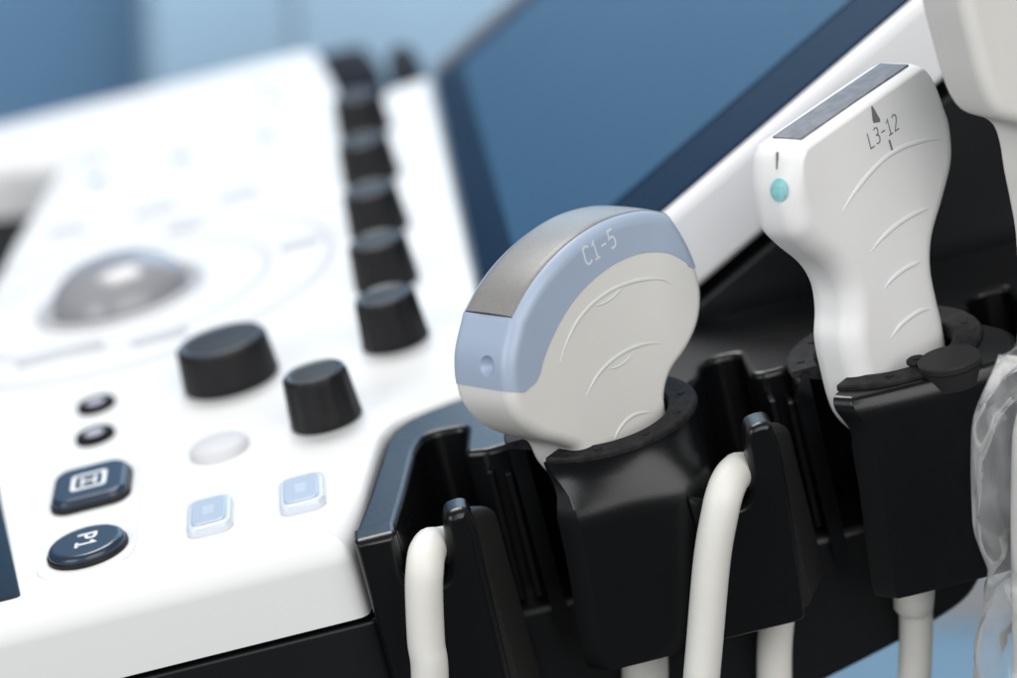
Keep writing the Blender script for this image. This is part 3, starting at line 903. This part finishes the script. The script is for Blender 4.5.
for nm, px, py, zz, kind in (('orientation_dot', 779, 190, 60, 0), ('orientation_line', 777, 160, 68, 1)):
    q = end_pt(px, py, zz); q = end_pt(px, py, q.z)
    bm = ng()
    def xs(z): 
        c = sorted((p for p in out2 if p.x < -8 and 36 < p.y < 72.7), key=lambda p: abs(p.y - z))[:2]
        (a, b) = c; 
        return a.x + (b.x - a.x) * ((z - a.y) / (b.y - a.y) if abs(b.y - a.y) > 1e-3 else 0)
    if kind == 0:
        vs = [bm.verts.new((xs(q.z + 3.0 * math.sin(a)) - .2, q.y + 3.0 * math.cos(a), q.z + 3.0 * math.sin(a))) for a in (2 * math.pi * k / 28 for k in range(28))]
        vb = [bm.verts.new(v.co + Vector((.5, 0, 0))) for v in vs]
        cv = bm.verts.new((min(v.co.x for v in vs) - .1, q.y, q.z))
        for i in range(28): bm.faces.new((vs[i], vs[(i + 1) % 28], cv))
    else:
        ends = []
        for py_ in (152, 169):
            e_ = end_pt(777, py_, 68)
            for _ in range(6):
                t_ = min(1, max(0, (abs(e_.y) - (TL - 6.6)) / 6.6)); w_ = max(.28, min(1.0, 1 - (e_.z - 58) / 15.0 * .72))
                e_ = P2.on(0, 777, py_, xs(e_.z) + 6.5 * w_ * (1 - math.sqrt(1 - t_ * t_)))
            ends.append(e_)
        mid = [ends[0].lerp(ends[1], k / 8) for k in range(9)]
        ring = [(v.x - .16, v.y - .26, v.z) for v in mid] + [(v.x - .16, v.y + .26, v.z) for v in mid[::-1]]
        vs = [bm.verts.new(p) for p in ring]; vb = [bm.verts.new(v.co + Vector((.5, 0, 0))) for v in vs]
        bm.faces.new(vs)
    for i in range(len(vs)):
        j = (i + 1) % len(vs); bm.faces.new((vs[i], vb[i], vb[j], vs[j]))
    link(nm, mesh_from(nm, bm), M['teal'] if kind == 0 else M['grey_mark'], linear)
pts = below(P2, (-2, 0, -30), 916, 640, 22, 6)
link('cable', cable_mesh(pts, 5.0), M['cable'], linear)
w0 = CON.w(CON.on(1, 914, 596, 20)); 
bm = ng(); tube(bm, [P2.l(w0 + Vector((0, 0, 14))), P2.l(w0), P2.l(w0 - Vector((0, 0, 4))), P2.l(w0 - Vector((0, 0, 5)))], [6.0, 6.0, 5.8, 5.0], 24)
link('strain_relief', mesh_from('strain_relief', bm), M['cable'], linear)

# ---- third probe, nearest, cut by the frame
P3 = probe_frame((243, 18, 6), 22, 2)
third = thing('ultrasound_probe', 'large cream probe cut off by the top right corner', 'ultrasound probe', P3, 'ultrasound probes standing in the holders')
T3 = 11.0
o3 = [pf(P3, *q, 7) for q in ((916, -60), (925, 0), (936, 45), (945, 77), (955, 100), (967, 112), (986, 118), (997, 128), (1003, 146), (1007, 172), (1013, 202), (1019, 240), (1021, 300), (1019, 360))]
cxm = pf(P3, 1068, 200, 0).x
o3 = crom(o3, 6)
mir = [Vector((2 * cxm - p.x, p.y)) for p in o3][::-1]
bm = ng(); prism(bm, o3 + mir, -T3, T3, b0=(4, 4), b1=(4, 4), mp=WAV, seg=6)
wn(link('body', mesh_from('body', bm, 50), M['cream'], third))

# ================================================================== CABLES OVER THE HOOKS
def hooked(pxs, label, tail, r=6.3):
    """pxs: list of (px, py, console depth) along the visible front run"""
    w = [CON.w(CON.on(1, *q)) for q in pxs]
    a = CON.l(w[0])
    tq = CON.w(CON.on(1, *tail))
    back_ = [tq - Vector((0, -60, 190)), tq - Vector((0, -10, 110)), tq - Vector((-1, 0, 40)), tq, CON.w((a.x + 9, a.y + 10.5, a.z - 30)), CON.w((a.x + 7, a.y + 8, a.z - 7))]
    e = w[-1]; end = [e - Vector((2, -2, 60)), e - Vector((2, -16, 140)), e - Vector((-10, -60, 200))]
    fr = Frame(w[0], Vector((1, 0, 0)), Vector((0, 1, 0)), Vector((0, 0, 1)))
    pts = [fr.l(p) for p in back_ + w + end]
    o = link('probe_cable', cable_mesh(pts, r), M['cable'])
    o.matrix_world = fr.matrix(); o['label'] = label; o['category'] = 'cable'; o['group'] = 'cream cables hanging from the console'
    return o


hooked([(435, 546, 5), (430, 547.5, -1), (426.5, 555, -8), (425, 567, -12.5), (424, 590, -14), (426, 640, -14.4), (430, 690, -14.4)], 'cream cable over the leftmost hook, nearest the white panel', (520, 700, 16), 5.3)
hooked([(742, 470.5, 5), (736, 472.5, -1), (729.5, 481, -8.5), (724.5, 494, -13), (720, 513, -15), (712, 560, -15.4), (704, 650, -15.4), (700, 700, -15.4)], 'cream cable over the hook between the two probes in cups', (775, 640, 18), 5.2)
hooked([(1052, 400, 4), (1044, 408, -10), (1038, 425, -17), (1035, 450, -18), (1034, 520, -18), (1034, 600, -18), (1034, 690, -18)], 'cream cable at the right edge inside the clear plastic', (1090, 600, 18), 6.4)
# ================================================================== CLEAR PLASTIC SLEEVE ROUND THE RIGHT-HAND CABLE
left_px = [(1001, 362), (996, 376), (985, 400), (976, 424), (973.5, 450), (973, 480), (974, 515), (976, 540), (983, 560), (990, 580), (987, 598), (983, 620), (979, 645), (976, 668), (974, 700), (973, 740)]
YB = -30
lp = crom([CON.w(CON.on(1, *q, YB)) for q in left_px], 4)
bfr = Frame(lp[0], Vector((1, 0, 0)), Vector((0, 1, 0)), Vector((0, 0, 1)))
bm = ng(); rows = []; na = 44
rng = random.Random(3)
ph = [rng.uniform(0, 6.28) for _ in range(12)]
na = 150
lp2 = []
for k in range(len(lp) - 1): lp2 += [lp[k], lp[k].lerp(lp[k + 1], .33), lp[k].lerp(lp[k + 1], .67)]
lp2.append(lp[-1]); ridg = lambda x: abs(math.sin(x))
for k, p in enumerate(lp2):
    l = bfr.l(p); f = k / (len(lp2) - 1)
    wid = 27 if f > .13 else 8 + 19 * (f / .13) ** .8
    cx_ = l.x + wid; row = []
    for i in range(na):
        a = math.pi + 2 * math.pi * i / na
        wob = 1 - .13 * ridg(2.5 * a + 7 * f + ph[0] + 1.2 * math.sin(9 * f)) - .10 * ridg(3.5 * a - 16 * f + ph[1] + .8 * math.sin(13 * f + 1)) - .045 * ridg(5 * a + 21 * f + ph[2]) + .13
        wob = 1 + (wob - 1) * min(1, abs(math.sin((a - math.pi) / 2)) * 2.0)
        row.append(bm.verts.new((cx_ + wid * wob * math.cos(a), (wid * .62) * wob * math.sin(a) + 4 + l.y, l.z + (1.5 * math.sin(4 * a + ph[5]) if 0 < k < len(lp2) - 1 else .4 * math.sin(4 * a + ph[5])))))
    rows.append(row)
for a, b in zip(rows, rows[1:]):
    for i in range(na): bm.faces.new((a[i], a[(i + 1) % na], b[(i + 1) % na], b[i]))
bag = link('plastic_sleeve', mesh_from('plastic_sleeve', bm, 22), M['bag'])
bag.matrix_world = bfr.matrix(); bag['label'] = 'crumpled clear plastic sleeve round the cable at the right edge'; bag['category'] = 'plastic sleeve'

# ================================================================== ROOM BEHIND, FAR OUT OF FOCUS
FLOOR_Z = CAM.z - 955
def room(name, verts_bm, m, label=None, cat=None, kind=None):
    o = link(name, mesh_from(name, verts_bm), m)
    if kind: o['kind'] = kind
    if label: o['label'] = label; o['category'] = cat
    return o
WY = CAM.y + 2000
bm = ng(); box(bm, -3000, 3000, WY, WY + 60, FLOOR_Z, FLOOR_Z + 3000); room('wall', bm, M['wall'], kind='structure')
bm = ng(); box(bm, -3000, 3000, WY - 700, WY, FLOOR_Z - 50, FLOOR_Z); room('floor', bm, M['floor'], kind='structure')
bm = ng(); box(bm, -3000, 3000, CAM.y - 1500, WY - 700.5, FLOOR_Z - 50, FLOOR_Z - .5); room('floor', bm, M['floor_grey'], kind='structure')
bm = ng(); box(bm, -3000, 3000, WY - 18, WY - .5, FLOOR_Z + .5, FLOOR_Z + 110); room('skirting', bm, M['skirt'], kind='structure')
scr = thing('backdrop_panels', 'made-up pale blue backdrop panels far behind the console, out of focus', 'backdrop')  # made-up panels, angled so their shading gives the soft pale gradient
xs_ = [(-245, -120), (-150, -80), (120, -60), (460, -90), (800, -50), (1150, -90)]
for (xa, ya), (xb, yb) in zip(xs_, xs_[1:]):
    d = Vector((xb - xa, yb - ya)).normalized(); n = Vector((-d.y, d.x)) * 12
    p = [(xa + d.x * 2, WY + ya + d.y * 2), (xb - d.x * 2, WY + yb - d.y * 2), (xb - d.x * 2 + n.x, WY + yb - d.y * 2 + n.y), (xa + d.x * 2 + n.x, WY + ya + d.y * 2 + n.y)]
    bm = ng(); prism(bm, p, FLOOR_Z + 190, FLOOR_Z + 1750); link('panel', mesh_from('panel', bm), M['backdrop_blue'], scr)
for (xa, ya) in xs_:
    bm = ng(); tube(bm, [(xa, WY + ya + 22, FLOOR_Z), (xa, WY + ya + 22, FLOOR_Z + 1760)], 9, 10); link('post', mesh_from('post', bm), M['backdrop_blue'], scr)

# ================================================================== LIGHT
w = bpy.data.worlds.new('World'); sc.world = w; w.use_nodes = True
bg = w.node_tree.nodes['Background']; bg.inputs['Color'].default_value = (.92, .96, 1.0, 1); bg.inputs['Strength'].default_value = .07


def lamp(name, loc, target, size, power, color=(1, 1, 1), sy=None):
    d = bpy.data.lights.new(name, 'AREA'); d.shape = 'RECTANGLE'; d.size = size; d.size_y = sy or size; d.energy = power; d.color = color
    o = bpy.data.objects.new(name, d); COL.objects.link(o); o.location = Vector(loc)
    o.rotation_euler = (Vector(target) - Vector(loc)).to_track_quat('-Z', 'Y').to_euler()
    return o


lamp('key_light', (-.40, .80, 1.05), (-.03, .1, -.05), .6, 15, (1, .985, .96))  # unseen soft key, high behind and to the left
lamp('left_light', (-1.0, -.70, .40), (0, 0, 0), .8, 9, (.93, .97, 1))
lamp('front_light', (.5, -1.5, 1.25), (.0, .0, .0), 2.0, 45, (1, .995, .985))
lamp('wall_fill', (-.05, .92, .50), (-.05, 1.30, .36), .7, 19, (.97, .98, 1))  # added fill that brightens the wall, not a fixture

# ================================================================== CAMERA
cd = bpy.data.cameras.new('Camera'); cam = bpy.data.objects.new('Camera', cd); COL.objects.link(cam)
cam.location = CAM * MM
cam.rotation_euler = cF.to_track_quat('-Z', 'Y').to_euler()
cd.lens = FL; cd.sensor_width = 36; cd.clip_start = .02; cd.clip_end = 30
cd.dof.use_dof = True; cd.dof.focus_distance = .792; cd.dof.aperture_fstop = 5.2
sc.camera = cam
sc.view_settings.view_transform = 'Standard'; sc.view_settings.look = 'None'; sc.view_settings.exposure = 0; sc.view_settings.gamma = 1
sc.render.engine = 'CYCLES'
sc.cycles.use_denoising = True
sc.cycles.max_bounces = 8; sc.cycles.transparent_max_bounces = 12
sc.cycles.sample_clamp_indirect = 6
